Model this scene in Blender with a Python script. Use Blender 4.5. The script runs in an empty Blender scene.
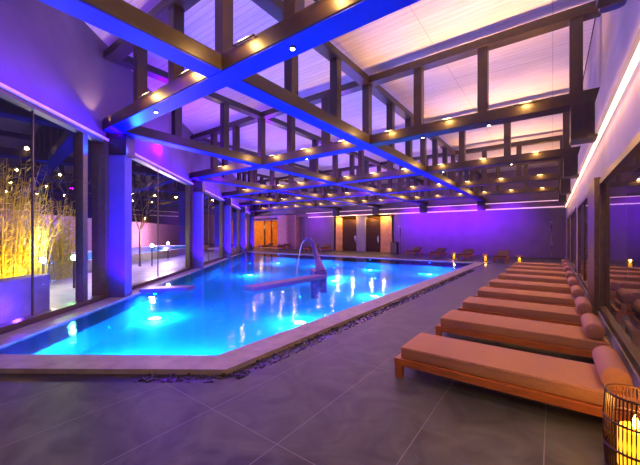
import bpy, bmesh, math, random
from mathutils import Vector, Matrix
random.seed(7)
PI = math.pi
M = 1.6                      # eye height in metres; the layout below is in eye heights
A = math.radians(36.4)
CA, SA = math.cos(A), math.sin(A)
C = bpy.context.scene.collection

# ---------------------------------------------------------------- camera, world, exposure
cam_d = bpy.data.cameras.new('camera'); cam = bpy.data.objects.new('camera', cam_d); C.objects.link(cam)
cam.location = (0, 0, M); cam.rotation_euler = (PI/2, 0, A)
cam_d.sensor_width = 36; cam_d.lens = 315/640*36; cam_d.shift_y = 2.5/640
cam_d.clip_start = 0.05; cam_d.clip_end = 300
sc = bpy.context.scene; sc.camera = cam
sc.view_settings.view_transform = 'Standard'; sc.view_settings.look = 'None'
sc.view_settings.exposure = -0.45; sc.view_settings.gamma = 1.0
w = bpy.data.worlds.new('night'); sc.world = w; w.use_nodes = True
w.node_tree.nodes['Background'].inputs[0].default_value = (0.05, 0.03, 0.10, 1)
w.node_tree.nodes['Background'].inputs[1].default_value = 0.35

# light strengths, tuned here
P_TRUSS = 500.0
P_UP, P_POOL, P_VIOLET, P_BLUE, P_LED, P_ROOM = 16.0, 800.0, 36.0, 420.0, 9.0, 1.0

def light(name, kind, loc, col, power, radius=0.05, direction=None, angle=90, blend=0.6, parent=None):
    d = bpy.data.lights.new(name, kind); d.color = col; d.energy = power
    if kind in ('POINT', 'SPOT'): d.shadow_soft_size = radius
    if kind == 'SPOT': d.spot_size = math.radians(angle); d.spot_blend = blend
    o = bpy.data.objects.new(name, d); C.objects.link(o)
    o.location = loc
    if direction: o.rotation_euler = Vector(direction).to_track_quat('-Z', 'Y').to_euler()
    return o

def area(name, loc, direction, sx, sy, col, power, spread=180):
    d = bpy.data.lights.new(name, 'AREA'); d.shape = 'RECTANGLE'; d.size = sx; d.size_y = sy
    d.color = col; d.energy = power; d.spread = math.radians(spread)
    o = bpy.data.objects.new(name, d); C.objects.link(o); o.location = loc
    o.rotation_euler = Vector(direction).to_track_quat('-Z', 'Y').to_euler()
    return o

# ---------------------------------------------------------------- coordinate helpers
def cb(X, Z):                       # eye-height units, across / ahead of the eye -> building axes, metres
    return Vector((CA*X - SA*Z, SA*X + CA*Z))*M
def bs(d, s): return Vector((d, s))*M
def at(px, py, zh=0.0):             # where the photo's pixel lies at height zh (eye heights)
    Z = 315*(1-zh)/(py-235.0); X = (px-320)/315*Z
    return cb(X, Z)
def isect(p, a, q, b):
    c = a.x*b.y - a.y*b.x; r = q-p
    t = (r.x*b.y - r.y*b.x)/c
    return p + a*t
WD = (cb(-0.09, 1)).normalized()            # direction of the left glass wall
WN = Vector((WD.y, -WD.x))                  # into the room
WP = cb(-2.9, 0)
def wallp(Z, off=0.0): return cb(-2.9-0.09*Z, Z) + WN*off
X1 = Vector((1, 0)); Y1 = Vector((0, 1))
WANG = math.atan2(WD.y, WD.x)
RX = 0.47*M; BY = 17.0*M

# ---------------------------------------------------------------- materials
def mat(name, base, rough=0.5, metal=0.0, var=0.12, scale=6.0, bump=0.0, stretch=(1, 1, 1), spec=0.5, emit=None, es=0.0):
    m = bpy.data.materials.new(name); m.use_nodes = True; nt = m.node_tree; n = nt.nodes; l = nt.links
    b = n['Principled BSDF']; b.inputs['Roughness'].default_value = rough; b.inputs['Metallic'].default_value = metal
    b.inputs['Specular IOR Level'].default_value = spec
    tc = n.new('ShaderNodeTexCoord'); mp = n.new('ShaderNodeMapping'); mp.inputs['Scale'].default_value = stretch
    l.new(tc.outputs['Object'], mp.inputs[0])
    nz = n.new('ShaderNodeTexNoise'); nz.inputs['Scale'].default_value = scale; nz.inputs['Detail'].default_value = 6
    l.new(mp.outputs[0], nz.inputs['Vector'])
    cr = n.new('ShaderNodeValToRGB'); e = cr.color_ramp.elements
    e[0].position = 0.3; e[1].position = 0.72
    e[0].color = (*[max(0, c*(1-var)) for c in base], 1); e[1].color = (*[min(1, c*(1+var)) for c in base], 1)
    l.new(nz.outputs['Fac'], cr.inputs[0]); l.new(cr.outputs[0], b.inputs['Base Color'])
    if bump:
        bp = n.new('ShaderNodeBump'); bp.inputs['Strength'].default_value = bump; bp.inputs['Distance'].default_value = 0.01
        l.new(nz.outputs['Fac'], bp.inputs['Height']); l.new(bp.outputs[0], b.inputs['Normal'])
    if emit:
        b.inputs['Emission Color'].default_value = (*emit, 1); b.inputs['Emission Strength'].default_value = es
    return m

def glow(name, col, s): return mat(name, (0.8, 0.8, 0.8), 0.4, emit=col, es=s)

wood = mat('dark_stained_timber', (0.030, 0.016, 0.010), 0.45, var=0.3, scale=3, stretch=(3, 3, 14), bump=0.1)
wood.node_tree.nodes['Principled BSDF'].inputs['Coat Weight'].default_value = 0.25
wood.node_tree.nodes['Principled BSDF'].inputs['Coat IOR'].default_value = 1.6
wood.node_tree.nodes['Principled BSDF'].inputs['Coat Roughness'].default_value = 0.28
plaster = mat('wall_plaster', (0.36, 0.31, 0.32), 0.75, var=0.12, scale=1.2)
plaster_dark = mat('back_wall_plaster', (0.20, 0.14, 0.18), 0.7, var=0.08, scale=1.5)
frame_m = mat('bronze_window_frame', (0.17, 0.12, 0.08), 0.35, metal=0.4, var=0.15, scale=10)
col_m = mat('column_plaster_blue_light', (0.12, 0.10, 0.42), 0.6, var=0.08, scale=3)  # blue of the light wash mixed into the columns' own colour
blue_light_m = mat('blue_light_plate', (0.012, 0.02, 0.75), 0.5, metal=0.0, var=0.08, scale=5)  # blue light on the beam undersides, put into a plate's colour
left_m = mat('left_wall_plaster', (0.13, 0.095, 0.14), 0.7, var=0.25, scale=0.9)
coping_m = mat('pale_coping_stone', (0.38, 0.33, 0.29), 0.5, var=0.2, scale=5, bump=0.1)
pebble_m = mat('wet_black_pebble', (0.05, 0.045, 0.05), 0.12, var=0.5, scale=14)
channel_m = mat('channel_bed', (0.03, 0.028, 0.03), 0.3, var=0.3, scale=12)
teak = mat('teak_frame', (0.46, 0.14, 0.03), 0.35, var=0.3, scale=4, stretch=(1.5, 14, 14), bump=0.1)
cushion_m = mat('terracotta_canvas', (0.47, 0.23, 0.105), 0.85, var=0.08, scale=60, bump=0.15)
bolster_m = mat('bolster_canvas', (0.40, 0.19, 0.12), 0.8, var=0.08, scale=60, bump=0.15)
dark_cush = mat('brown_lounger_canvas', (0.13, 0.07, 0.05), 0.85, var=0.1, scale=50)
chrome = mat('chrome', (0.75, 0.75, 0.78), 0.15, metal=1.0, var=0.03)
slab_m = mat('violet_grey_stone', (0.20, 0.08, 0.26), 0.4, var=0.15, scale=8)
rattan = mat('dark_rattan', (0.05, 0.016, 0.008), 0.5, var=0.3, scale=30)
candle_m = mat('amber_candle_glass', (0.9, 0.4, 0.05), 0.4, emit=(1.0, 0.42, 0.015), es=3)
flame_m = glow('candle_flame', (1.0, 0.55, 0.10), 30)
gold_m = mat('gold_panel', (0.85, 0.42, 0.07), 0.5, var=0.2, scale=3)
red_m = mat('dusty_rose_stone', (0.50, 0.22, 0.26), 0.6, var=0.2, scale=5, bump=0.1)
dark_m = mat('dark_lacquer', (0.02, 0.014, 0.016), 0.3, var=0.2)
lamp_metal = mat('black_lamp_metal', (0.05, 0.05, 0.05), 0.4, metal=0.5)
warm_lens = glow('warm_lens', (1.0, 0.72, 0.36), 14)
white_lens = glow('white_lens', (0.9, 0.85, 1.0), 25)
door_m = mat('walnut_door', (0.07, 0.03, 0.012), 0.6, var=0.3, spec=0.2)
led_warm = glow('warm_strip', (1.0, 0.72, 0.38), 2.6)
led_pink = glow('pink_strip', (1.0, 0.50, 0.62), 1.3)
warm_lens.node_tree.nodes['Principled BSDF'].inputs['Emission Strength'].default_value = 3.5
led_blue = glow('blue_strip', (0.22, 0.10, 1.0), 0.9)
pool_lens = glow('pool_lens', (0.45, 0.85, 1.0), 22)

def floor_material():
    m = bpy.data.materials.new('slate_tile'); m.use_nodes = True; nt = m.node_tree; n = nt.nodes; l = nt.links
    b = n['Principled BSDF']
    tc = n.new('ShaderNodeTexCoord'); sep = n.new('ShaderNodeSeparateXYZ'); l.new(tc.outputs['Object'], sep.inputs[0])
    def line(out, off, step, wd):
        a = n.new('ShaderNodeMath'); a.operation = 'SUBTRACT'; l.new(out, a.inputs[0]); a.inputs[1].default_value = off - wd/2
        p = n.new('ShaderNodeMath'); p.operation = 'PINGPONG'; a2 = n.new('ShaderNodeMath'); a2.operation = 'FLOORED_MODULO'
        l.new(a.outputs[0], a2.inputs[0]); a2.inputs[1].default_value = step
        lt = n.new('ShaderNodeMath'); lt.operation = 'LESS_THAN'; l.new(a2.outputs[0], lt.inputs[0]); lt.inputs[1].default_value = wd
        return lt.outputs[0]
    gx = line(sep.outputs[0], -0.03*M, 0.515*M, 0.008); gy = line(sep.outputs[1], 1.09*M, 1.08*M, 0.008)
    mx = n.new('ShaderNodeMath'); mx.operation = 'MAXIMUM'; l.new(gx, mx.inputs[0]); l.new(gy, mx.inputs[1])
    n1 = n.new('ShaderNodeTexNoise'); n1.inputs['Scale'].default_value = 2.2; n1.inputs['Detail'].default_value = 8; n1.inputs['Distortion'].default_value = 1.6
    l.new(tc.outputs['Object'], n1.inputs['Vector'])
    cr = n.new('ShaderNodeValToRGB'); e = cr.color_ramp.elements; e[0].position = 0.32; e[1].position = 0.72
    e[0].color = (0.045, 0.050, 0.038, 1); e[1].color = (0.122, 0.134, 0.100, 1)
    l.new(n1.outputs['Fac'], cr.inputs[0])
    mixc = n.new('ShaderNodeMix'); mixc.data_type = 'RGBA'; l.new(mx.outputs[0], mixc.inputs[0])
    l.new(cr.outputs[0], mixc.inputs[6]); mixc.inputs[7].default_value = (0.20, 0.19, 0.17, 1)
    l.new(mixc.outputs[2], b.inputs['Base Color'])
    rr = n.new('ShaderNodeMapRange'); rr.inputs[3].default_value = 0.30; rr.inputs[4].default_value = 0.55
    l.new(n1.outputs['Fac'], rr.inputs[0]); l.new(rr.outputs[0], b.inputs['Roughness'])
    bp = n.new('ShaderNodeBump'); bp.inputs['Strength'].default_value = 0.25; bp.inputs['Distance'].default_value = 0.01
    l.new(n1.outputs['Fac'], bp.inputs['Height']); l.new(bp.outputs[0], b.inputs['Normal'])
    return m
floor_m = floor_material(); floor_m.node_tree.nodes['Principled BSDF'].inputs['Specular IOR Level'].default_value = 0.3

def plank_material():
    m = bpy.data.materials.new('ceiling_planks'); m.use_nodes = True; nt = m.node_tree; n = nt.nodes; l = nt.links
    b = n['Principled BSDF']; b.inputs['Roughness'].default_value = 0.6
    tc = n.new('ShaderNodeTexCoord'); sep = n.new('ShaderNodeSeparateXYZ'); l.new(tc.outputs['Object'], sep.inputs[0])
    def line(out, step, wd):
        a2 = n.new('ShaderNodeMath'); a2.operation = 'FLOORED_MODULO'; l.new(out, a2.inputs[0]); a2.inputs[1].default_value = step
        lt = n.new('ShaderNodeMath'); lt.operation = 'LESS_THAN'; l.new(a2.outputs[0], lt.inputs[0]); lt.inputs[1].default_value = wd
        return lt.outputs[0]
    g = line(sep.outputs[1], 0.16, 0.014); g2 = line(sep.outputs[0], 2.4, 0.02)
    mx = n.new('ShaderNodeMath'); mx.operation = 'MAXIMUM'; l.new(g, mx.inputs[0]); l.new(g2, mx.inputs[1])
    mp = n.new('ShaderNodeMapping'); mp.inputs['Scale'].default_value = (0.6, 8, 1); l.new(tc.outputs['Object'], mp.inputs[0])
    nz = n.new('ShaderNodeTexNoise'); nz.inputs['Scale'].default_value = 1.5; nz.inputs['Detail'].default_value = 4; l.new(mp.outputs[0], nz.inputs['Vector'])
    cr = n.new('ShaderNodeValToRGB'); e = cr.color_ramp.elements; e[0].position = 0.3; e[1].position = 0.7
    e[0].color = (0.62, 0.56, 0.50, 1); e[1].color = (0.78, 0.72, 0.64, 1); l.new(nz.outputs['Fac'], cr.inputs[0])
    mixc = n.new('ShaderNodeMix'); mixc.data_type = 'RGBA'; l.new(mx.outputs[0], mixc.inputs[0])
    l.new(cr.outputs[0], mixc.inputs[6]); mixc.inputs[7].default_value = (0.50, 0.45, 0.40, 1)
    l.new(mixc.outputs[2], b.inputs['Base Color'])
    return m
plank_m = plank_material()

def tile_blue():
    m = bpy.data.materials.new('pool_mosaic'); m.use_nodes = True; nt = m.node_tree; n = nt.nodes; l = nt.links
    b = n['Principled BSDF']; b.inputs['Roughness'].default_value = 0.6
    tc = n.new('ShaderNodeTexCoord'); br = n.new('ShaderNodeTexBrick'); l.new(tc.outputs['Object'], br.inputs['Vector'])
    br.inputs['Scale'].default_value = 8; br.offset = 0; br.inputs['Brick Width'].default_value = 0.5; br.inputs['Row Height'].default_value = 0.5
    br.inputs['Mortar Size'].default_value = 0.02
    br.inputs['Color1'].default_value = (0.0, 0.62, 0.78, 1); br.inputs['Color2'].default_value = (0.0, 0.68, 0.82, 1); br.inputs['Mortar'].default_value = (0.08, 0.7, 0.85, 1)
    l.new(br.outputs[0], b.inputs['Base Color'])
    return m
basin_m = tile_blue()

def pane_material(name, ior, tint, bump=0.0, scale=3.0, rough=0.0, gcol=(1, 1, 1)):
    m = bpy.data.materials.new(name); m.use_nodes = True; nt = m.node_tree; n = nt.nodes; l = nt.links; n.clear()
    o = n.new('ShaderNodeOutputMaterial'); mix = n.new('ShaderNodeMixShader'); lw_ = n.new('ShaderNodeLayerWeight'); lw_.inputs[0].default_value = 0.5
    pw = n.new('ShaderNodeMath'); pw.operation = 'POWER'; l.new(lw_.outputs['Facing'], pw.inputs[0]); pw.inputs[1].default_value = 5
    r0 = ((ior-1)/(ior+1))**2; fr = n.new('ShaderNodeMath'); fr.operation = 'MULTIPLY_ADD'; l.new(pw.outputs[0], fr.inputs[0]); fr.inputs[1].default_value = 1-r0; fr.inputs[2].default_value = r0
    tr = n.new('ShaderNodeBsdfTransparent'); tr.inputs[0].default_value = (*tint, 1)
    gl = n.new('ShaderNodeBsdfGlossy'); gl.inputs['Roughness'].default_value = rough; gl.inputs[0].default_value = (*gcol, 1)
    l.new(fr.outputs[0], mix.inputs[0]); l.new(tr.outputs[0], mix.inputs[1]); l.new(gl.outputs[0], mix.inputs[2]); l.new(mix.outputs[0], o.inputs[0])
    if bump:
        tc = n.new('ShaderNodeTexCoord'); nz = n.new('ShaderNodeTexNoise'); nz.inputs['Scale'].default_value = scale; nz.inputs['Detail'].default_value = 3
        l.new(tc.outputs['Object'], nz.inputs['Vector'])
        bp = n.new('ShaderNodeBump'); bp.inputs['Strength'].default_value = bump; bp.inputs['Distance'].default_value = 0.02
        l.new(nz.outputs['Fac'], bp.inputs['Height']); l.new(bp.outputs[0], gl.inputs['Normal']); l.new(bp.outputs[0], lw_.inputs['Normal'])
    return m
glass_m = pane_material('window_glass', 1.6, (0.93, 0.95, 0.96))
water_m = pane_material('pool_water', 1.33, (0.45, 0.97, 1.0), bump=0.45, scale=2.6, rough=0.10, gcol=(0.38, 0.5, 0.9))
stream_m = mat('falling_water', (0.85, 0.9, 1.0), 0.2, var=0.1, scale=20)
stream_m.node_tree.nodes['Principled BSDF'].inputs['Alpha'].default_value = 0.55

# ---------------------------------------------------------------- mesh helpers
class MB:
    def __init__(s): s.b = bmesh.new()
    def box(s, x0, x1, y0, y1, z0, z1, mtx=None, bev=0.0):
        r = bmesh.ops.create_cube(s.b, size=1.0)
        vs = r['verts']
        for v in vs:
            v.co = Vector((x0+(v.co.x+.5)*(x1-x0), y0+(v.co.y+.5)*(y1-y0), z0+(v.co.z+.5)*(z1-z0)))
        if bev:
            es = list({e for v in vs for e in v.link_edges})
            g = bmesh.ops.bevel(s.b, geom=es, offset=bev, segments=2, affect='EDGES', profile=0.6)
            vs = list({v for f in g['faces'] for v in f.verts} | {v for v in vs if v.is_valid})
        if mtx:
            for v in vs: v.co = mtx @ v.co
        return s
    def poly(s, pts, z0, z1=None):
        lo = [s.b.verts.new((p[0], p[1], z0)) for p in pts]
        if z1 is None: s.b.faces.new(lo); return s
        hi = [s.b.verts.new((p[0], p[1], z1)) for p in pts]
        s.b.faces.new(lo[::-1]); s.b.faces.new(hi)
        for i in range(len(pts)):
            j = (i+1) % len(pts); s.b.faces.new((lo[i], lo[j], hi[j], hi[i]))
        return s
    def lathe(s, prof, n=20, c=(0, 0, 0), mtx=None):
        rings = []
        for r, z in prof:
            rings.append([s.b.verts.new(Vector((c[0]+r*math.cos(2*PI*k/n), c[1]+r*math.sin(2*PI*k/n), c[2]+z))) for k in range(n)])
        for a, b_ in zip(rings, rings[1:]):
            for k in range(n): s.b.faces.new((a[k], a[(k+1) % n], b_[(k+1) % n], b_[k]))
        s.b.faces.new(rings[0][::-1]); s.b.faces.new(rings[-1])
        if mtx:
            for rg in rings:
                for v in rg: v.co = mtx @ v.co
        return s
    def tube(s, pts, rad, n=8):
        pts = [Vector(p) for p in pts]; rings = []
        rads = rad if isinstance(rad, (list, tuple)) else [rad]*len(pts)
        for i, p in enumerate(pts):
            t = (pts[min(i+1, len(pts)-1)]-pts[max(i-1, 0)]).normalized()
            u = t.cross(Vector((0, 0, 1)));  u = u if u.length > 1e-3 else Vector((1, 0, 0)); u.normalize(); v = t.cross(u)
            rings.append([s.b.verts.new(p+(u*math.cos(2*PI*k/n)+v*math.sin(2*PI*k/n))*rads[i]) for k in range(n)])
        for a, b_ in zip(rings, rings[1:]):
            for k in range(n): s.b.faces.new((a[k], a[(k+1) % n], b_[(k+1) % n], b_[k]))
        s.b.faces.new(rings[0][::-1]); s.b.faces.new(rings[-1])
        return s
    def build(s, name, m, parent=None, smooth=False, loc=None, rot=0):
        bmesh.ops.recalc_face_normals(s.b, faces=s.b.faces)
        me = bpy.data.meshes.new(name); s.b.to_mesh(me); s.b.free()
        if smooth:
            for p in me.polygons: p.use_smooth = True
            try: me.set_sharp_from_angle(angle=math.radians(40))
            except Exception: pass
        me.materials.append(m); o = bpy.data.objects.new(name, me); C.objects.link(o)
        if parent: o.parent = parent
        if loc: o.location = loc; o.rotation_euler = (0, 0, rot)
        return o

def tag(o, label, cat, group=None, kind=None):
    if label: o['label'] = label
    if cat: o['category'] = cat
    if group: o['group'] = group
    if kind: o['kind'] = kind
    return o
def thing(name, label, cat, loc=(0, 0, 0), rot=0, group=None):
    o = bpy.data.objects.new(name, None); C.objects.link(o); o.empty_display_size = 0.1
    o.location = loc; o.rotation_euler = (0, 0, rot); return tag(o, label, cat, group)
def struct(o, label=None):
    o['kind'] = 'structure'
    if label: o['label'] = label
    return o
def copy_tree(o, parent=None):
    c = o.copy(); C.objects.link(c)
    if parent: c.parent = parent
    for ch in [x for x in list(bpy.data.objects) if x.parent == o]: copy_tree(ch, c)
    return c

# ---------------------------------------------------------------- room shell
wdir, wnear = WD, cb(1, -0.012)              # pool near edge runs almost straight across the view
wnear.normalize()
LE = isect(cb(-2.55, 0), cb(-0.10, 1), cb(0, 2.55), wnear)
def ring(near_Z, right_d, far_s, lX, lK):
    Lp, Ld = cb(lX, 0), cb(lK, 1)
    npnt = cb(-0.9, near_Z)
    NL = isect(Lp, Ld, npnt, wnear); NR = isect(npnt, wnear, bs(right_d, 0), Y1)
    FR = bs(right_d, far_s); FL = isect(Lp, Ld, bs(0, far_s), X1)
    return [NL, NR, FR, FL]
water_r = ring(2.57, -2.2, 12.2, -2.55, -0.10)
cop_r = ring(2.30, -1.915, 12.5, -2.86, -0.09)
chan_r = ring(2.13, -1.74, 12.5, -2.86, -0.09)
RL = wallp(-2.2); FLc = isect(WP, WD, bs(0, 17), X1)
RR = Vector((RX, (-2.2+SA*0.47)/CA*M)); FRc = Vector((RX, BY))
room = [RL, RR, FRc, FLc]

def ringmesh(outer, inner, z, name, m, zb=None):
    b = MB()
    vo = [b.b.verts.new((p.x, p.y, z)) for p in outer]; vi = [b.b.verts.new((p.x, p.y, z)) for p in inner]
    for i in range(4):
        j = (i+1) % 4; b.b.faces.new((vo[i], vo[j], vi[j], vi[i]))
    if zb is not None:
        wo = [b.b.verts.new((p.x, p.y, zb)) for p in outer]; wi = [b.b.verts.new((p.x, p.y, zb)) for p in inner]
        for i in range(4):
            j = (i+1) % 4
            b.b.faces.new((vo[i], vo[j], wo[j], wo[i])); b.b.faces.new((vi[i], vi[j], wi[j], wi[i])); b.b.faces.new((wo[i], wo[j], wi[j], wi[i]))
    return b.build(name, m)
struct(ringmesh(room, chan_r, 0.0, 'floor', floor_m, -0.1), 'dark grey slate tile floor around the pool')
struct(ringmesh(chan_r, cop_r, -0.03, 'drain_channel', channel_m, -0.09), 'dark channel along the outside of the coping')
struct(ringmesh(cop_r, water_r, 0.03, 'pool_coping', coping_m, -0.3), 'pale stone coping around the indoor pool')
PD = -0.72
b = MB()
vt = [b.b.verts.new((p.x, p.y, -0.02)) for p in water_r]; vb = [b.b.verts.new((p.x, p.y, PD)) for p in water_r]
b.b.faces.new(vb)
for i in range(4): b.b.faces.new((vt[i], vt[(i+1) % 4], vb[(i+1) % 4], vb[i]))
struct(b.build('pool_basin', basin_m), 'blue mosaic basin of the indoor pool')
wtr = MB().poly(water_r, -0.005).build('pool_water', water_m)
tag(wtr, 'glowing blue water filling the indoor pool', 'water', kind='stuff')
# pebbles in the channel: nobody could count them
b = MB()
def pebbles(p, q, wdt, nside):
    L = (q-p).length; t = (q-p).normalized()
    for k in range(int(L*60)):
        a = random.random()*L; c = random.random()*wdt
        pos = p+t*a+nside*c; r = random.uniform(0.012, 0.024)
        mt = Matrix.Translation((pos.x, pos.y, -0.03+r*0.5)) @ Matrix.Rotation(random.random()*3, 4, 'Z') @ Matrix.Diagonal((r*1.3, r, r*0.7, 1))
        bmesh.ops.create_icosphere(b.b, subdivisions=1, radius=1, matrix=mt)
nn = Vector((wnear.y, -wnear.x))
pebbles(cop_r[1]+wnear*-0.95, cop_r[1], 0.24, nn); pebbles(cop_r[1], cop_r[2]-Y1*4, 0.25, X1)
tag(b.build('pebbles', pebble_m, smooth=True), 'wet black pebbles lying in the channel beside the coping', 'pebbles', kind='stuff')

ZC = 3.98*M                                   # ceiling height
struct(MB().poly(room, ZC, ZC+0.1).build('ceiling', plank_m), 'pale plank ceiling above the trusses')
struct(MB().poly([RL-Vector((.5,0)), RR, RR+nn*0.2, RL+nn*0.2-Vector((.5,0))], 0, ZC).build('wall_rear', plaster))

# right wall: piers, sill and lintel around tall windows
b = MB(); WT = 0.35
ysr = RR.y-0.3
wins = [(0.2*M, 5.0*M), (6.1*M, 9.0*M), (9.8*M, 12.4*M), (13.2*M, 15.0*M)]
wz0, wz1 = 0.16, 1.66*M
b.box(RX, RX+WT, ysr, BY, wz1, 2.57*M); b.box(RX, RX+WT, ysr, BY, 0, wz0)
y = ysr
for a_, c_ in wins: b.box(RX, RX+WT, y, a_, wz0, wz1); y = c_
b.box(RX, RX+WT, y, BY, wz0, wz1)
b.box(RX+0.02, RX+WT, ysr, BY, 2.57*M, ZC)
struct(b.build('wall_right', plaster))
for i, (a_, c_) in enumerate(wins):
    g_ = MB(); g_.b.faces.new([g_.b.verts.new(v) for v in ((RX+0.012, a_, wz0), (RX+0.012, c_, wz0), (RX+0.012, c_, wz1), (RX+0.012, a_, wz1))]); w_ = struct(g_.build('window_%d' % (i+1), glass_m))
    f = MB(); fw = 0.10
    f.box(RX-0.035, RX+0.06, a_, c_, wz0, wz0+fw); f.box(RX-0.035, RX+0.06, a_, c_, wz1-fw, wz1)
    f.box(RX-0.03, RX+0.06, a_, a_+fw, wz0, wz1); f.box(RX-0.03, RX+0.06, c_-fw, c_, wz0, wz1)
    mcount = max(0, int((c_-a_)/4.4)-(i == 0))
    for k in range(1, mcount+1):
        yy = a_+(c_-a_)*k/(mcount+1)
        f.box(RX-0.012, RX+0.06, yy-0.03, yy+0.03, wz0+fw, wz1-fw)
    f.build('window_frame', frame_m, w_)
# dark pier cladding beyond the nearest window
struct(MB().box(RX-0.10, RX-0.001, 5.02*M, 5.9*M, 0, wz1+0.05).build('trim_1', frame_m), 'dark clad pier between the right windows')
struct(MB().box(RX-0.05, RX-0.001, ysr+0.5, BY-0.05, 0.0, 0.14).build('baseboard_right', coping_m))
# warm light strip under the fascia
struct(MB().box(RX-0.10, RX-0.001, ysr+0.5, BY-0.06, 2.20*M, 2.57*M).build('trim_2', plaster), 'fascia along the right wall')
strip = MB().box(RX-0.055, RX-0.005, ysr+0.5, BY-0.1, 2.165*M, 2.197*M).build('light_strip', led_warm)
tag(strip, 'long warm glowing light strip running along the right wall', 'light strip')

# left wall: plaster above tall glazing
HW = 2.48*M
b = MB()
def lw(b, Z0, Z1, o0, o1, z0, z1):           # a box along the left wall, offsets measured into the room
    p = [wallp(Z0, o0), wallp(Z1, o0), wallp(Z1, o1), wallp(Z0, o1)]
    return b.poly(p, z0, z1)
Zend = 25.0
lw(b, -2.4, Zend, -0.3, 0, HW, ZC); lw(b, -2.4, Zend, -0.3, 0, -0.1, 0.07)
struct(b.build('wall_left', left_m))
pill = [5.05, 9.3, 13.55, 17.8, 22.0]
edges = [-2.2]+pill
for i, p in enumerate(pill):
    Z0 = edges[i]+(0.15 if i else 0); Z1 = p-0.12
    w_ = MB(); g0, g1 = wallp(Z0, -0.1), wallp(Z1, -0.1); w_.b.faces.new([w_.b.verts.new(v) for v in ((g0.x, g0.y, 0.07), (g1.x, g1.y, 0.07), (g1.x, g1.y, HW), (g0.x, g0.y, HW))])
    w_ = struct(w_.build('window_%d' % (i+5), glass_m))
    f = MB()
    lw(f, Z0, Z1, -0.16, 0.03, 0.07, 0.13); lw(f, Z0, Z1, -0.16, 0.03, HW-0.1, HW)
    lw(f, Z1-0.10, Z1, -0.25, 0.06, 0.07, HW); lw(f, Z1-0.55 if i == 0 else Z1-0.25, Z1-0.45 if i == 0 else Z1-0.2, -0.16, 0.0, 0.07, HW)
    k = Z1-1.33 if i == 0 else Z1-2.2
    while k > Z0+0.4:
        lw(f, k, k+0.016, -0.115, -0.085, 0.07, HW); k -= 1.6
    f.build('window_frame', frame_m, w_)
    c = MB(); lw(c, p-0.10, p+0.12, -0.3, 0.42, -0.0, HW-0.35)
    struct(c.build('column_%d' % (i+1), col_m), 'plaster column of the left glass wall')
    c = MB(); lw(c, p-0.13, p+0.15, -0.2, 0.48, HW-0.35, 2.62*M)
    struct(c.build('corbel_%d' % (i+1), wood), 'timber corbel on top of a left column')
st = MB(); lw(st, -1.9, Zend-1, 0.035, 0.075, HW-0.03, HW+0.03)
tag(st.build('light_strip', led_blue), 'blue glowing light strip above the left windows', 'light strip')

# back wall with its openings (building d coordinates in eye heights)
def bw(b, d0, d1, z0, z1, y0=0, y1=0.3): return b.box(d0*M, d1*M, BY+y0, BY+y1, z0, z1)
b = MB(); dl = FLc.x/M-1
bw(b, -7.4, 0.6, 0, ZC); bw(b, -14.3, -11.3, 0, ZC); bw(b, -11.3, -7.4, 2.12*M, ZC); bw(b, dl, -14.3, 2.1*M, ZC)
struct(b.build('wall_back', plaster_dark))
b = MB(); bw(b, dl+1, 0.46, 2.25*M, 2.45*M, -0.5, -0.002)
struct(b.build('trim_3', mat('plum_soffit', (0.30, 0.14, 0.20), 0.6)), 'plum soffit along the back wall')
b = MB(); bw(b, -13.5, 0.44, 2.195*M, 2.235*M, -0.10, -0.01)
tag(b.build('light_strip', led_pink), 'pink glowing light strip low on the back wall soffit', 'light strip')
b = MB(); bw(b, -13.5, 0.44, 2.46*M, 2.49*M, -0.45, -0.38)
tag(b.build('light_strip', led_pink), 'pink glowing light strip on top of the back wall soffit', 'light strip')
b = MB(); bw(b, -16.1, -14.3, 0, 2.4*M, -0.6, 0.35)
struct(b.build('pier_1', red_m), 'dusty rose pier beside the lit lounge opening')
# alcove with gold panels and dark doors
b = MB(); b.box(-11.3*M, -7.4*M, BY+2.2, BY+2.3, 0, 2.2*M); b.box(-11.4*M, -11.3*M, BY, BY+2.3, 0, 2.2*M); b.box(-7.4*M, -7.3*M, BY, BY+2.3, 0, 2.2*M); b.box(-11.3*M, -7.4*M, BY, BY+2.3, 2.12*M, 2.2*M)
struct(b.build('wall_alcove', gold_m), 'gold lined alcove in the back wall')
struct(MB().box(-11.4*M, -7.3*M, BY, BY+2.3, -0.1, 0).build('floor_alcove', coping_m))
for i, (d0, d1) in enumerate([(-10.75, -9.7), (-9.1, -8.15)]):
    dd = struct(MB().box(d0*M, d1*M, BY+0.10, BY+0.17, 0.0, 1.95*M).build('door_%d' % (i+1), door_m), 'dark glossy door in the gold alcove')
    MB().box(d1*M-0.25, d1*M-0.2, BY+0.05, BY+0.10, 0.9, 1.5).build('door_handle', chrome, dd)
struct(MB().box(-9.7*M, -9.1*M, BY-0.1, BY+0.4, 0, 2.15*M).build('pier_2', plaster), 'plaster pier between the two dark doors')
for d0, d1 in ((-11.28, -10.78), (-8.12, -7.42)):
    struct(MB().box(d0*M, d1*M, BY+0.02, BY+0.17, 0, 2.1*M).build('trim_4', gold_m), 'gold wall panel beside a dark door')
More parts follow.
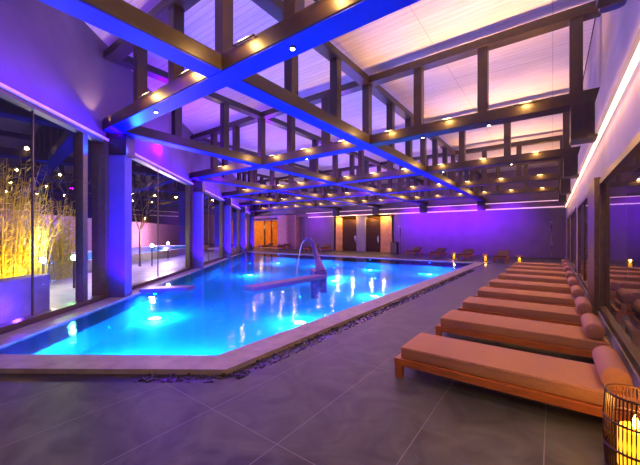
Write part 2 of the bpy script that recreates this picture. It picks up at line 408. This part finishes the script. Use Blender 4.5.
# lounge beyond the opening on the left
b = MB(); b.box(dl*M, -14.2*M, BY+6, BY+6.2, 0, 2.3*M); b.box(dl*M-0.2, dl*M, BY, BY+6.2, 0, 2.3*M); b.box(-14.3*M, -14.2*M, BY+0.35, BY+6.2, 0, 2.3*M); b.box(dl*M, -14.2*M, BY, BY+6.2, 2.2*M, 2.3*M)
struct(b.build('wall_lounge', gold_m), 'warm gold walls of the lounge beyond')
struct(MB().box(dl*M, -14.2*M, BY, BY+6.2, -0.1, 0).build('floor_lounge', coping_m))
b = MB()
for k in range(5): b.box(-18.9*M+k*1.25, -18.9*M+k*1.25+0.16, BY+1.5, BY+1.65, 0, 2.2*M)
tag(b.build('slatted_screen', dark_m), 'dark slatted screen at the end of the lit lounge', 'screen')
light('lounge_lamp', 'POINT', (-17.5*M, BY+3, 2.9), (1, 0.55, 0.14), 300, 0.2)
light('lounge_lamp', 'POINT', (-19.0*M, BY+1.2, 2.6), (1, 0.55, 0.2), 40, 0.2)
for d_ in (-11.0, -9.9, -8.6, -7.8):
    light('alcove_lamp', 'POINT', (d_*M, BY-0.3, 1.98*M), (1, 0.55, 0.12), 100, 0.06)

# ---------------------------------------------------------------- roof trusses
ZB0, ZB1 = 2.60*M, 2.76*M
ZT0, ZT1 = 3.70*M, 3.82*M
CW = 0.19; PW = 0.105
S_T = [2.01-3.09, 2.01, 5.10, 8.19, 11.28, 14.37]
D_T = [-2.70, -5.45, -8.20, -10.95]
ordw = 'first second third fourth fifth sixth seventh eighth ninth tenth eleventh twelfth thirteenth fourteenth fifteenth sixteenth seventeenth eighteenth nineteenth twentieth'.split()
ordn = ['nearest, behind and above the viewer', 'second', 'third', 'fourth', 'fifth', 'sixth']
def left_d(s): return (-2.9-(SA+0.09*CA)*s)/(CA-0.09*SA)
for i, s in enumerate(S_T):
    y = s*M; xl = left_d(s)*M+0.25; xr = RX+0.02
    t = thing('roof_truss', ['dark timber cross truss overhead, nearly out of view', 'nearest dark timber cross truss with blue lit underside', 'second dark timber cross truss from the viewer with warm lamps', 'third timber cross truss from the viewer', 'fourth timber cross truss from the viewer', 'farthest timber cross truss, beside the back wall'][i], 'truss', (0, y, 0), 0, 'cross trusses')
    MB().box(xl, xr, -CW, CW, ZB0, ZB1, bev=0.012).build('bottom_chord', wood, t)
    MB().box(xl+0.03, xr-0.03 if i < 2 else -2.7*M, -CW+0.012, CW-0.012, ZB0-0.018, ZB0+0.004).build('underside_light_plate', blue_light_m, t)  # added plate carrying the blue light, stopped short where the underside is dark
    MB().box(xl, xr, -CW*0.8, CW*0.8, ZT0, ZT1, bev=0.01).build('top_chord', wood, t)
    ps = []
    d = 0.24
    ds = [0.24]+[-2.70+0.945*k for k in (2, 1, 0)] + [-2.70-0.917*k for k in range(1, 17)]
    ds = [q for q in ds if q*M > xl+0.1]
    for q in ds:
        MB().box(q*M-PW, q*M+PW, -PW, PW, ZB1-0.01, ZT0+0.01, bev=0.01).build('post', wood, t)
    # bracket box where the truss meets the right wall
    MB().box(RX-0.46, RX-0.012, -0.26, 0.26, 2.17*M, ZB0+0.005, bev=0.01).build('bracket', wood, t)
    # warm uplights on the near edge of the chord, mid bay
    if i == 0: continue
    if i > 0:
        for a_, c_ in zip(ds, ds[1:]):
            xm = (a_+c_)/2*M
            L = thing('uplight', 'warm uplight in the %s bay from the right wall, on the %s cross truss' % (ordw[ds.index(a_)], ('', 'nearest', 'second', 'third', 'fourth', 'farthest')[i]), 'lamp', (xm, y-CW-0.012, ZB1-0.02), 0, 'uplights on the %s cross truss' % ('', 'nearest', 'second', 'third', 'fourth', 'farthest')[i])
            MB().box(-0.21, -0.195, -0.05, 0.014, -0.012, 0.0).box(0.195, 0.21, -0.05, 0.014, -0.012, 0.0).box(-0.23, 0.23, -0.05, -0.02, -0.012, 0.0).build('housing', lamp_metal, L)
            MB().box(-0.10, 0.10, -0.048, -0.022, 0.0, 0.008).build('lens', warm_lens, L)
            lo = light('bulb', 'POINT', (0, -0.19, 0.03), (1.0, 0.52, 0.14), P_UP*2.3, 0.06); lo.parent = L
            lo = light('bulb_beam', 'SPOT', (0, 0, 0.03), (1.0, 0.50, 0.20), P_UP*(21.0 if xm > -1.9*M else 7.0 if xm > -2.9*M else 1.5 if xm > -5.0*M else 0.6), 0.05, (0, 0, 1), 140, 0.8); lo.parent = L
for j, dd in enumerate(D_T):
    s0 = max(-2.6, (-2.9-dd*(CA-0.09*SA))/(SA+0.09*CA)+0.12); x = dd*M
    t = thing('roof_truss', 'timber truss running away down the hall, %s from the right wall' % ('nearest', 'second', 'third', 'fourth')[j], 'truss', (x, 0, 0), 0, 'lengthwise trusses')
    MB().box(-CW, CW, s0*M, BY-0.02, ZB0+0.006, ZB1-0.006, bev=0.012).build('bottom_chord', wood, t)
    MB().box(-CW+0.012, CW-0.012, s0*M+0.03, BY-0.05, ZB0-0.012, ZB0+0.008).build('underside_light_plate', blue_light_m, t)  # same added plate, its colour standing in for the blue light
    MB().box(-CW*0.8, CW*0.8, s0*M, BY-0.02, ZT0+0.006, ZT1-0.006, bev=0.01).build('top_chord', wood, t)
    for i in range(len(S_T)):
        for k in (1, 2):
            s = S_T[i]+k*3.09/3
            if s > s0+0.1 and s < 16.9:
                MB().box(-PW, PW, s*M-PW, s*M+PW, ZB1-0.01, ZT0+0.01, bev=0.01).build('post', wood, t)
    MB().box(-0.26, 0.26, BY-0.95, BY-0.52, 2.17*M, ZB0+0.01, bev=0.01).build('bracket', wood, t)
# little white downlights under the chords
for s, d in ((2.01, -1.77), (5.10, -0.735), (5.10, -1.69), (5.10, -4.1), (8.19, -0.735), (8.19, -2.2), (2.01, -4.1)):
    L = thing('downlight', 'tiny white downlight under the %s cross truss, the %s from the right wall' % ({2.01: 'nearest', 5.10: 'second', 8.19: 'third'}[s], {-1.77: 'first', -0.735: 'first', -1.69: 'second', -4.1: 'third' if s > 5 else 'second', -2.2: 'second'}[d]), 'lamp', (d*M, s*M, ZB0-0.018), 0, 'white downlights')
    MB().lathe([(0.04, -0.02), (0.045, 0.004)], 14).build('ring', lamp_metal, L, True)
    MB().lathe([(0.028, -0.026), (0.03, -0.019)], 14).build('lens', white_lens, L, True)

# dark blue loudspeaker high on the right wall
sp = thing('wall_speaker', 'dark blue rounded loudspeaker high on the right wall', 'speaker', (RX-0.24, 3.45*M, 3.0*M))
MB().box(-0.02, 0.28, -0.25, 0.25, -0.2, 0.2, bev=0.09).build('cabinet', mat('navy_plastic', (0.03, 0.03, 0.16), 0.35), sp, True)
MB().box(-0.035, -0.018, -0.15, 0.15, -0.12, 0.12).build('grille', dark_m, sp)

# ---------------------------------------------------------------- loungers along the right wall
LW, LL = 0.42*M, 1.14*M
def make_lounger(label):
    t = thing('sun_lounger', label, 'lounger', (0, 0, 0), 0, 'flat loungers in a row along the right windows')
    f = MB(); hw = LW/2+0.03; x0, x1 = -LL-0.06, 0.14
    f.box(x0, x1, -hw, -hw+0.06, 0.14, 0.215, bev=0.006); f.box(x0, x1, hw-0.06, hw, 0.14, 0.215, bev=0.006)
    f.box(x0, x0+0.06, -hw+0.06, hw-0.06, 0.14, 0.214, bev=0.006); f.box(x1-0.06, x1, -hw+0.06, hw-0.06, 0.14, 0.214, bev=0.006)
    k = x0+0.12
    while k < x1-0.12: f.box(k, k+0.07, -hw+0.05, hw-0.05, 0.19, 0.212); k += 0.11
    f.build('frame', teak, t)
    for sx in (x0+0.005, x1-0.085):
        for sy in (-hw+0.005, hw-0.075):
            MB().box(sx, sx+0.08, sy, sy+0.07, 0, 0.142, bev=0.006).build('leg', teak, t)
    m_ = MB().box(-LL, 0.08, -LW/2, LW/2, 0.216, 0.345, bev=0.028).build('mattress', cushion_m, t, True)
    MB().box(-LL-0.004, 0.084, -LW/2-0.004, LW/2+0.004, 0.318, 0.326, bev=0.003).build('piping', bolster_m, m_)
    return t
def make_bolster(label):
    o = thing('bolster_cushion', label, 'cushion', (0, 0, 0), 0, 'bolsters at the heads of the flat loungers')
    r = 0.098; R = Matrix.Rotation(PI/2, 4, 'X')
    L = LW/2-0.01
    MB().lathe([(0.02, -L-.004), (r*0.72, -L), (r*0.95, -L+0.012), (r, -L+0.035), (r, L-0.035), (r*0.95, L-0.012), (r*0.72, L), (0.02, L+.004)], 28, mtx=R).build('cover', bolster_m, o, True)
    MB().lathe([(r+0.002, -L+0.030), (r+0.004, -L+0.034), (r+0.002, -L+0.038)], 28, mtx=R).build('piping', teak, o, True)
    return o
ss = [2.33, 3.30, 4.20, 5.15, 6.2, 7.25, 8.35, 9.45, 10.6]
names = ['nearest', 'second nearest', 'third', 'fourth', 'fifth', 'sixth', 'seventh', 'eighth', 'ninth and farthest']
pl = make_lounger(''); pb = make_bolster('')
for i, s in enumerate(ss):
    o = pl if i == 0 else copy_tree(pl); q = pb if i == 0 else copy_tree(pb)
    o.location = (0.28*M, s*M, 0); q.location = (0.255*M, s*M, 0.345+0.103)
    o['label'] = '%s flat teak lounger with terracotta mattress, counted from the viewer' % names[i]
    q['label'] = 'terracotta bolster on the %s flat lounger from the viewer' % names[i]
    if i == 0: o['label'] = 'nearest flat teak lounger with terracotta mattress, in the foreground'

# ---------------------------------------------------------------- reclined loungers along the back wall
def make_back_lounger():
    t = thing('reclining_lounger', '', 'lounger', (0, 0, 0), 0, 'raised loungers along the back wall')
    f = MB(); f.box(-0.34, 0.34, -0.95, 0.95, 0.24, 0.31, bev=0.01); f.build('frame', teak, t)
    for sx in (-0.32, 0.24):
        for sy in (-0.9, 0.8): MB().box(sx, sx+0.08, sy, sy+0.08, 0, 0.242).build('leg', teak, t)
    MB().box(-0.32, 0.32, -0.93, 0.25, 0.311, 0.42, bev=0.03).build('mattress', dark_cush, t, True)
    R = Matrix.Translation((0, 0.28, 0.35)) @ Matrix.Rotation(math.radians(17), 4, 'X')
    MB().box(-0.32, 0.32, 0, 0.72, -0.02, 0.09, mtx=R, bev=0.03).build('backrest', dark_cush, t, True)
    return t
proto = make_back_lounger(); first = True
backs = [(502, 'below the purple wall, nearest the corner shower'), (466, 'between two amber lanterns below the purple wall'), (438, 'third from the corner below the purple wall'),
         (414, 'fourth from the corner below the purple wall'), (324, 'just left of the gold alcove'), (312, 'between the rose pier and the gold alcove'), (281, 'in front of the rose pier'), (266, 'in front of the lit lounge opening')]
for px_, lab in backs:
    th = math.atan((px_-320)/315); y = (15.0 if px_ > 400 else 15.7)
    x = y*math.tan(th-A)
    if px_ > 400: y = {502: 13.6, 466: 14.0, 438: 14.6, 414: 15.2}[px_]; x = y*math.tan(th-A)
    o = proto if first else copy_tree(proto); first = False
    o.location = (x*M, y*M, 0); o['label'] = 'brown reclined lounger ' + lab

# ---------------------------------------------------------------- lanterns
def make_lantern():
    t = thing('rattan_lantern', '', 'lantern', (0, 0, 0), 0, 'amber rattan lanterns')
    MB().lathe([(0.15, 0), (0.155, 0.01), (0.155, 0.03), (0.15, 0.035)], 24).build('base', rattan, t, True)
    c = MB(); n = 48
    for k in range(n):
        a_ = 2*PI*k/n; pts = []
        for q in range(7):
            f = q/6; r = 0.15+0.012*math.sin(PI*f)
            pts.append((r*math.cos(a_), r*math.sin(a_), 0.03+0.5*f))
        c.tube(pts, 0.0042, 5)
    for z, r in ((0.18, 0.163), (0.36, 0.163), (0.53, 0.150)):
        pts = [(r*math.cos(2*PI*k/24), r*math.sin(2*PI*k/24), z) for k in range(25)]
        c.tube(pts, 0.008, 6)
    c.build('cage', rattan, t, True)
    MB().lathe([(0.085, 0.035), (0.09, 0.05), (0.09, 0.30), (0.08, 0.31)], 20).build('candle_glass', candle_m, t, True)
    MB().lathe([(0.008, 0.31), (0.022, 0.33), (0.016, 0.36), (0.002, 0.40)], 12).build('flame', flame_m, t, True)
    return t
lan = make_lantern()
lans = [(0.28*M, 1.84*M, 'large amber rattan lantern on the floor beside the nearest lounger', 14)]
for px_, y, lab in ((454, 13.9, 'left of the three amber lanterns by the back wall'), (485.5, 13.5, 'middle of the three amber lanterns by the back wall'), (519.5, 13.2, 'right of the three amber lanterns by the back wall')):
    lans.append((y*math.tan(math.atan((px_-320)/315)-A)*M, y*M, lab, 20))
for i, (x, y, lab, pw) in enumerate(lans):
    o = lan if i == 0 else copy_tree(lan)
    o.location = (x, y, 0); o['label'] = lab
    if i: o.scale = (0.8, 0.8, 0.8)
for i, (x, y, lab, pw) in enumerate(lans):
    light('lantern_glow', 'POINT', (x, y, 0.46*(1 if i == 0 else 0.8)), (1, 0.42, 0.06), pw, 0.05)
MB_ = None

# ---------------------------------------------------------------- fountain and slabs in the pool
def slab(p, q, wdt, name, label):
    t = (q-p).normalized(); n_ = Vector((-t.y, t.x))*wdt
    b = MB().poly([p, q, q+n_, p+n_], -0.02, 0.10)
    tag(b.build(name, slab_m), label, 'ledge')
p0 = at(254, 291); p1 = at(327, 278)
b = MB(); t_ = (p1-p0).normalized(); n_ = Vector((-t_.y, t_.x))
b.poly([p0, p1, p1+n_*0.5, p0+n_*0.5], -0.02, 0.10); b.poly([p1-t_*0.5+n_*0.2, p1-t_*0.2+n_*0.2, p1-t_*0.2+n_*0.35, p1-t_*0.5+n_*0.35], PD, -0.02)
tag(b.build('pool_ledge', slab_m), 'long violet stone ledge in mid pool beside the fountain', 'ledge')
p0 = at(148, 291); p1 = at(188, 291)
b = MB(); b.poly([wallp(5.4, 0.44), p1, p1+cb(0.02, 0.25), wallp(5.75, 0.44)], 0.0, 0.10)
tag(b.build('pool_ledge', slab_m), 'short violet stone ledge reaching in from the left columns', 'ledge')
fb = at(318, 274)
F = thing('swan_neck_fountain', 'violet swan neck fountain spilling thin water streams into the pool', 'fountain', (fb.x, fb.y, 0.0), A)
MB().poly([(-0.15, -0.3), (0.35, -0.3), (0.1, 1.1), (-0.35, 1.1)], PD, 0.13).build('plinth', slab_m, F)
neck = MB(); pts = [(0.1, 0.0, 0.1), (0.02, 0.1, 0.45), (-0.12, 0.15, 0.9), (-0.2, 0.1, 1.25), (-0.32, 0.05, 1.42), (-0.46, 0.0, 1.44), (-0.56, 0, 1.36)]
neck.tube(pts, [0.24, 0.15, 0.10, 0.085, 0.07, 0.06, 0.05], 14); neck.build('neck', mat('brushed_fountain_steel', (0.30, 0.14, 0.36), 0.4, metal=0.3), F, True)
wtrs = MB()
for k in range(7):
    o_ = (k-3)*0.045
    wtrs.tube([(-0.56-0.32*f, o_*(1+f), 1.36+0.10*f-1.5*f*f) for f in [q/10 for q in range(11)]], 0.014, 5)
wtrs.build('water_streams', stream_m, F, True)

# underwater lamps
spots = [at(155, 318, -0.43), at(30, 364, -0.43), at(110, 364, -0.43), at(190, 364, -0.43), at(300, 322, -0.43), at(375, 296, -0.43), at(338, 277, -0.43), at(250, 275, -0.43), at(85, 335, -0.43)]  # near-edge lamps are added, hidden by the coping, to brighten that water
spots += [bs(x, y) for x, y in ((-3.6, 11.6), (-6.0, 11.6), (-8.6, 11.6), (-11.2, 11.6), (-2.8, 8.2), (-5.5, 8.2))]
plab = ['brightest, in front of the first blue column', 'added unseen in the near left corner', 'added unseen along the near edge, left of middle', 'added unseen at the near right corner of the coping', 'near side of the long ledge',
        'between the long ledge and the loungers', 'behind the right end of the long ledge', 'behind the left end of the long ledge', 'by the left edge short of the first column',
        'rightmost by the far edge', 'second from the right by the far edge', 'third from the right by the far edge', 'leftmost by the far edge', 'by the right edge near the far corner', 'mid pool short of the far edge']
for k, p in enumerate(spots):
    deep = PD+0.012
    L = thing('pool_lamp', 'round underwater lamp on the pool floor, %s' % plab[k], 'lamp', (p.x, p.y, PD), 0, 'underwater pool lamps')
    MB().lathe([(0.20, 0.0), (0.20, 0.015), (0.17, 0.02)], 24).build('rim', chrome, L, True)
    MB().lathe([(0.16, 0.019), (0.13, 0.03)], 24).build('lens', pool_lens, L, True)
    lo = light('bulb', 'SPOT', (0, 0, -PD-0.06), (0.0, 0.135, 1.0), P_POOL*0.9, 0.1, (0, 0, -1), 172, 0.3); lo.parent = L
    lo = light('bulb', 'SPOT', (0, 0, 0.32), (0.2, 0.65, 1.0), 420 if k == 0 else 160 if k in (4, 5) else 110, 0.08, (0, 0, -1), 150, 0.8); lo.parent = L
    lo = light('bulb', 'SPOT', (0, 0, 0.06), (0.0, 0.01, 1.0), P_BLUE, 0.1, (0, 0, 1), 150, 0.5); lo.parent = L

# ---------------------------------------------------------------- shower poles
def shower(x, y, lab):
    t = thing('pool_shower', lab, 'shower', (x, y, 0))
    MB().lathe([(0.12, 0), (0.12, 0.02), (0.04, 0.03)], 16).build('base', chrome, t, True)
    MB().tube([(0, 0, 0.02), (0, 0, 2.2), (0, -0.08, 2.33), (0, -0.3, 2.36)], 0.035, 10).build('pole', chrome, t, True)
    MB().lathe([(0.03, 0.06), (0.13, 0.02), (0.13, 0.0)], 16, c=(0, -0.32, 2.30)).build('shower_head', chrome, t, True)
    MB().box(-0.08, 0.08, -0.06, -0.03, 1.05, 1.13, bev=0.01).build('valve', chrome, t)
shower(-0.02*M, 14.6*M, 'chrome shower pole by the back right corner')
shower(16.4*math.tan(math.atan((400.5-320)/315)-A)*M, 16.4*M, 'chrome shower pole just right of the gold alcove')
cbx = 16.0*math.tan(math.atan((394.5-320)/315)-A)
t = thing('towel_cabinet', 'low dark towel cabinet right of the gold alcove', 'cabinet', (cbx*M, 16.0*M, 0))
MB().box(-0.3, 0.3, -0.25, 0.25, 0, 1.0, bev=0.01).build('body', dark_m, t)
MB().box(-0.28, 0.28, -0.27, -0.252, 0.05, 0.95).build('door', frame_m, t)

# ---------------------------------------------------------------- outside, beyond the left glass
gnd = MB(); gnd.poly([wallp(-6, -0.35), wallp(32, -0.35), wallp(32, -30), wallp(-6, -30)], -0.1, -0.02)
struct(gnd.build('ground_outside', mat('outdoor_paving', (0.40, 0.36, 0.42), 0.5, var=0.2, scale=2)))
op = [wallp(6.5, -4.6), wallp(22, -4.6), wallp(22, -10), wallp(6.5, -10)]
OI = [wallp(6.7, -4.9), wallp(21.8, -4.9), wallp(21.8, -9.7), wallp(6.7, -9.7)]
ob = MB()
for o4 in range(4):
    j = (o4+1) % 4; ob.poly([op[o4], op[j], OI[j], OI[o4]], -0.1, 0.45)
struct(ob.build('outdoor_pool_edge', coping_m), 'raised pale edge of the outdoor pool')
struct(MB().poly(OI, -0.02, 0.0).build('outdoor_pool_floor', basin_m))
ow = MB().poly(OI, 0.40).build('outdoor_pool_water', water_m)
tag(ow, 'cyan water of the outdoor pool beyond the left glass', 'water', kind='stuff')
for Z in (8.2, 11.5, 15, 19):
    for off in (-6.0, -8.5):
        q = wallp(Z, off); light('outdoor_pool_light', 'SPOT', (q.x, q.y, 0.36), (0.0, 0.35, 1.0), 900, 0.1, (0, 0, -1), 172, 0.3)
def gp(px_, off):                # a garden spot seen at pixel column px_, off metres outside the glass
    q = -off/M; Z = (2.9+q)/((320-px_)/315-0.09); return cb(-(320-px_)/315*Z, Z)
def orb(px_, off, z, col, lab, pw):
    p = gp(px_, off)
    t = thing('garden_lamp', lab, 'lamp', (p.x, p.y, -0.02))
    MB().tube([(0, 0, 0), (0, 0, z)], 0.03, 8).build('post', lamp_metal, t, True)
    MB().lathe([(0.02, z), (0.06, z+0.02), (0.085, z+0.08), (0.06, z+0.14), (0.02, z+0.16)], 16).build('globe', glow('globe', col, 30), t, True)
    light('garden_lamp_light', 'POINT', (p.x, p.y, z+0.45), col, pw, 0.13)
orb(43, -2.7, 0.8, (1, 0.85, 0.75), 'white garden lamp beside the outdoor pool, nearest', 150)
orb(74, -2.0, 0.85, (0.3, 1, 0.35), 'green garden lamp beyond the first left window', 60)
orb(8, -2.9, 0.6, (0.4, 1, 0.35), 'green garden lamp at the left edge of the photo', 12)
orb(152, -2.6, 1.0, (1, 0.75, 0.9), 'white garden lamp beyond the second left window', 260)
orb(168, -3.4, 1.0, (0.9, 0.8, 1), 'farther white garden lamp beyond the second left window', 200)
leaf_y = mat('golden_bamboo', (0.62, 0.50, 0.07), 0.6, var=0.35, scale=9)
def bush(Z, off, h, n, lab, seed):
    rnd = random.Random(seed); p = gp(Z, off)
    t = thing('bamboo_clump', lab, 'plant', (p.x, p.y, -0.02))
    st = MB(); lf = MB()
    for k in range(n):
        a_ = rnd.random()*2*PI; r = rnd.random()*0.35; lean = rnd.uniform(0.1, 0.55); hh = h*rnd.uniform(0.55, 1.0)
        pts = [Vector((math.cos(a_)*(r+lean*f*f), math.sin(a_)*(r+lean*f*f), hh*f)) for f in (0, .3, .6, .85, 1)]
        st.tube(pts, [0.012, 0.01, 0.008, 0.005, 0.003], 4)
        for q in range(26):
            f = rnd.uniform(0.15, 1); P = Vector((math.cos(a_)*(r+lean*f*f), math.sin(a_)*(r+lean*f*f), hh*f))
            dv = Vector((rnd.uniform(-1, 1), rnd.uniform(-1, 1), rnd.uniform(-0.2, 0.9))).normalized()
            sd = dv.cross(Vector((rnd.random(), rnd.random(), 1))).normalized()*0.014
            Ll = rnd.uniform(0.12, 0.26); v = [lf.b.verts.new(c) for c in (P, P+dv*Ll*0.4+sd, P+dv*Ll, P+dv*Ll*0.4-sd)]
            lf.b.faces.new(v)
    st.build('stems', leaf_y, t); lf.build('leaves', leaf_y, t)
bush(4, -2.1, 3.4, 80, 'tall golden bamboo clump at the left photo edge', 1)
bush(31, -3.4, 3.3, 80, 'golden bamboo clump right of the thin window bar', 2)
bush(62, -3.9, 3.0, 60, 'duller golden bamboo clump near the brown window post', 3)
light('garden_spot', 'SPOT', tuple(gp(20, -1.1))+(0.15,), (1, 0.62, 0.06), 900, 0.1, (*(-WN*1.5+WD*0.4), 0.95), 110)
light('garden_spot', 'SPOT', tuple(gp(55, -1.8))+(0.15,), (1, 0.55, 0.06), 650, 0.1, (*(-WN*1.5), 1.2), 110)
q = wallp(3.6, -0.35)
light('planter_light', 'POINT', (q.x, q.y, 0.25), (0.12, 0.03, 1.0), 25, 0.05)
# planter block outside
pb_ = MB(); lw(pb_, 3.2, 4.3, -1.0, -0.6, -0.02, 0.75)
tag(pb_.build('planter_box', mat('violet_planter', (0.35, 0.3, 0.6), 0.6)), 'long blue lit planter box outside the first left window', 'planter')
def bare_tree(Z, off, h, lab, seed):
    rnd = random.Random(seed); p = gp(Z, off); t = MB()
    def br(P, dv, L, r, lv):
        q = P+dv*L; t.tube([P, P+dv*L*0.5+Vector((rnd.uniform(-.05, .05), rnd.uniform(-.05, .05), 0)), q], [r, r*.8, r*.6], 5)
        if lv == 0: return
        for _ in range(3):
            br(q, (dv+Vector((rnd.uniform(-.8, .8), rnd.uniform(-.8, .8), rnd.uniform(-.1, .5)))).normalized(), L*0.68, r*0.6, lv-1)
    br(Vector((0, 0, 0)), Vector((0, 0, 1)), h*0.33, 0.07, 5)
    tag(t.build('bare_tree', mat('pale_bark', (0.12, 0.075, 0.04), 0.8, var=0.3, scale=12), loc=(p.x, p.y, -0.02)), lab, 'tree')
bare_tree(48, -6.2, 5.5, 'leafless tree seen through the first left window', 5)
bare_tree(140, -3.2, 5.5, 'leafless tree seen through the second left window', 9)
hd = MB(); hd.poly([wallp(-6, -12), wallp(32, -12), wallp(32, -12.4), wallp(-6, -12.4)], -0.02, 3.0)
tag(hd.build('garden_fence', mat('brown_timber_fence', (0.24, 0.14, 0.12), 0.8, var=0.4, scale=4, stretch=(6, 6, 1))), 'dark timber fence at the end of the garden', 'fence')
light('garden_wash', 'POINT', tuple(wallp(22, -9.0))+(1.6,), (0.75, 0.4, 1.0), 5000, 0.3)
light('garden_wash', 'POINT', tuple(wallp(14, -8.0))+(2.8,), (0.55, 0.3, 1.0), 4000, 0.3)
light('garden_wash', 'POINT', tuple(wallp(6.0, -6))+(2.2,), (0.6, 0.25, 1.0), 350, 0.3)
# outside, right
struct(MB().box(RX+0.36, RX+9, -6, BY+2, -0.1, -0.02).build('ground_terrace', mat('terrace_paving', (0.08, 0.08, 0.09), 0.4)))
p = Vector((RX+2.2, 6.6*M))

# ---------------------------------------------------------------- colour washes of the hall
light('rear_fill', 'SPOT', (*cb(-1.2, -1.2), 3.9), (1, 0.62, 0.32), 260, 0.1, (*cb(-0.5, 2.0), -3.6), 100, 0.9)  # added warm fills behind the camera, no fixture, for the near floor
light('rear_fill', 'SPOT', (*cb(0.6, -1.4), 3.9), (1, 0.72, 0.42), 260, 0.1, (*cb(0.2, 2.0), -3.6), 100, 0.9)
q = wallp(10, 0.35)
la = area('left_wall_glow', (q.x, q.y, HW+0.1), (*(-WN), 1.3), 38, 0.05, (0.14, 0.0, 1.0), 650)
zz = Vector((*WN, 0))*-1 + Vector((0, 0, 1.3)); zz.normalize(); xx = Vector((*WD, 0)); yy_ = (-zz).cross(xx)
la.rotation_euler = Matrix((xx, yy_, -zz)).transposed().to_euler()
area('strip_glow', (RX-0.2, 7*M, 2.18*M), (1, 0, 0), 26, 0.04, (1.0, 0.50, 0.16), 40)
area('strip_downlight', (RX-0.12, 7*M, 2.15*M), (-0.35, 0, -1), 26, 0.04, (1.0, 0.50, 0.20), 260)
VIO = (0.17, 0.005, 1.0)
for d in (-1.6, -3.0, -4.5, -6.0):          # back wall
    light('wall_wash', 'SPOT', (d*M, BY-1.9, 2.05*M), VIO, P_VIOLET*(38 if d < -2 else 16), 0.1, (0, 1, -0.35), 125, 0.9)
for d in (-12.8,): light('wall_wash', 'SPOT', (d*M, BY-1.9, 2.05*M), (0.30, 0.03, 1), P_VIOLET*14, 0.1, (0, 1, -0.35), 120, 0.9)
for Z in (1.2, 3.4, 7.2, 11.4, 15.6, 19.8):          # violet wash on the left upper wall and roof
    p = wallp(Z, 1.1)
    light('roof_wash', 'POINT', (p.x, p.y, 2.95*M), (0.16, 0.01, 1.0), P_VIOLET*(1.3 if Z < 4 else 3.0), 0.15)
for s in (3.5, 6.6, 9.7, 12.8):
    for d in (-4.2, -6.9):
        light('roof_wash', 'POINT', (d*M, s*M, 2.9*M), (0.22, 0.0, 1.0), P_VIOLET*(8.0 if d < -5 else 2.4), 0.15)
for p in pill:                                  # blue uplight at each column
    q = wallp(p-0.55, 1.0)
    light('column_wash', 'SPOT', (q.x, q.y, 0.15), (0.10, 0.0, 1.0), 900, 0.08, (*(WD*0.9-WN*0.35), 1.1), 80, 0.6)
for i_, p in enumerate(pill):                  # blue floods on the corbels, aimed along the truss undersides
    q = wallp(p-0.05, 0.62)
    light('truss_wash', 'SPOT', (q.x, q.y, ZB0-0.45), (0.0, 0.10 if i_ == 0 else 0.02, 1.0), P_TRUSS, 0.05, (1, 0, 0.22), 60, 0.7)
    light('truss_wash', 'SPOT', (q.x, q.y, ZB0-0.45), (0.0, 0.02, 1.0), P_TRUSS, 0.05, (0, -1, 0.22), 60, 0.7)
    light('truss_wash', 'SPOT', (q.x, q.y, ZB0-0.45), (0.0, 0.02, 1.0), P_TRUSS, 0.05, (0.2, 1, 0.22), 60, 0.7)
q = wallp(4.6, 0.35)
light('corner_lamp', 'SPOT', (q.x, q.y, 2.65*M), (1, 0.68, 0.36), 90, 0.04, (*(-WN*0.2-WD*0.25), 1), 90, 0.5)
